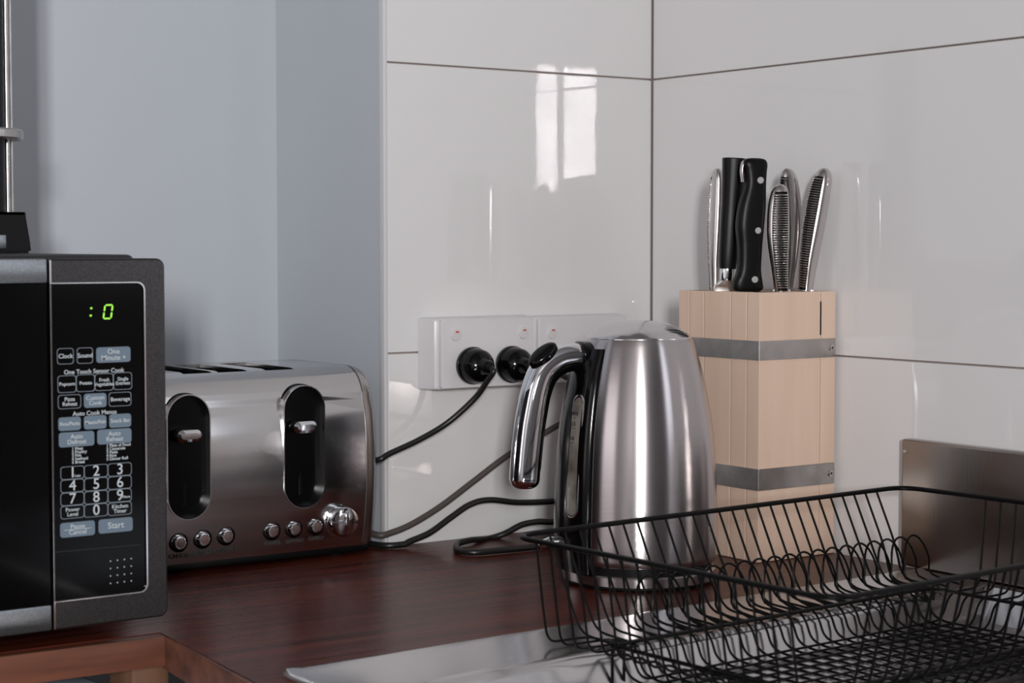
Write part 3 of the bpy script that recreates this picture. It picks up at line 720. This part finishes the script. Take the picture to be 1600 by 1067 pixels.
steel_knife(1230, -.262, VY+.2, math.radians(-.5), .123, .0110, .0070, 'taller steel-handled knife rising behind the shorter ribbed one', bend=.004, a0=190, a1=262)
steel_knife(1259, -.283, VY-.55, math.radians(8.5), .124, .0105, .0105, 'ribbed steel-handled knife farthest right, leaning right', bend=-.0022, a0=200, a1=292)

# ------------------------------------------------------------------ dish rack
RK = Vector((-.517, -.457, 0)); A3 = math.radians(3.5)
rk = empty('dish_rack', (-.517, -.457, 0), 'black wire dish rack standing on the steel drainer', 'dish rack', rz=A3)
L, Wd, ZR, ZB = .470, .330, .085, .0065
IX, IY = .022, .030
bm = BM()
rim = rounded([(0, 0, ZR), (L, 0, ZR), (L, -Wd, ZR), (0, -Wd, ZR)], .024, 8, True); tube(bm, rim, .0022, 10, closed=True)
link('rim', bm, M['wire'], rk)
def uwires(N, fn, name, r=.00105):
    for i in range(N):
        bm = BM(); tube(bm, fn(i), r, 6); link(name, bm, M['wire'], rk)
RX0, RX1, RY0, RY1, ZD = .034, L-.058, -.080, -Wd+.050, -.0185
nx = 26; sx = (L-.075)/(nx-1)
def cross_wire(i):      # back rim, back shelf, dip inside the inner ring, front rim
    x = .0375+sx*i; xb = max(RX0, min(RX1, x+.004))
    if x > RX1: return rounded([(x, 0, ZR), (x+.003, -IY*.7, ZB+.030), (x+.002, -IY, ZB), (x, RY0+.004, ZB), (RX1, RY0-.004, ZB)], .014, 5)
    return rounded([(x, 0, ZR), (x+.003, -IY*.7, ZB+.030), (xb, -IY-.004, ZB+.002), (xb, RY0, ZB), (xb+.001, RY0-.008, ZD+.004), (xb+.002, RY0-.020, ZD), (xb, RY1+.012, ZD), (xb, RY1, ZB), (xb, -Wd+.020, ZB+.006), (x, -Wd, ZR)], .013, 5)
uwires(nx, cross_wire, 'cross_wire')
ny = 17; sy = (Wd-.070)/(ny-1)
def long_wire(i):       # left rim, narrow left shelf, dip, right shelf, right rim
    y = -.030-sy*i; yb = min(-IY-.006, max(-Wd+.02, y-.006))
    if yb > RY0-.012: return rounded([(0, y, ZR), (.004, (y+yb)/2, ZB+.030), (.0065, yb, ZB), (RX0+.012+.008*(i % 2), yb-.004, ZB), (RX0+.014+.008*(i % 2), RY0, ZB-.001)], .010, 5)
    if yb < RY1: return rounded([(0, y, ZR), (.0065, yb, ZB), (L-.02, yb, ZB), (L, y, ZR)], .014, 5)
    return rounded([(0, y, ZR), (.004, (y+yb)/2, ZB+.030), (.0065, yb, ZB), (RX0, yb, ZB), (RX0+.010, yb, ZD+.0022), (RX1-.010, yb, ZD+.0022), (RX1, yb, ZB), (L-.016, yb, ZB), (L, y, ZR)], .011, 5)
uwires(ny, long_wire, 'long_wire')
bm = BM(); tube(bm, rounded([(RX0, RY0, ZB+.0014), (RX1, RY0, ZB+.0014), (RX1, RY1, ZB+.0014), (RX0, RY1, ZB+.0014)], .014, 5), .0017, 8, closed=True)
link('inner_ring', bm, M['wire'], rk)
def arches(y, x0, x1, n, h, lean):
    s = (x1-x0)/(n+1)
    for i in range(n):
        a = x0+s*i; b = a+s*1.95; mid = (a+b)/2; pts = [(a-.004, y-.028, ZB)]
        for k in range(11):
            t = PI*k/10; pts.append((mid-(b-a)/2*math.cos(t), y+lean*math.sin(t), ZB+.006+(h-.006)*math.sin(t)**.8))
        pts.append((b+.004, y-.028, ZB)); bm = BM(); tube(bm, smooth_path(pts, 3), .0010, 6); link('plate_arch', bm, M['wire'], rk)
arches(-.052, .085, L-.020, 19, .042, .008)
for x in (RX0+.004, RX1-.004):
    for y in (RY0-.002, RY1+.002):
        bm = BM(); tube(bm, rounded([(x-.006, y, ZB), (x-.006, y, -.0262), (x+.006, y, -.0262), (x+.006, y, ZB)], .006, 4), .0013, 6); link('foot', bm, M['wire'], rk)
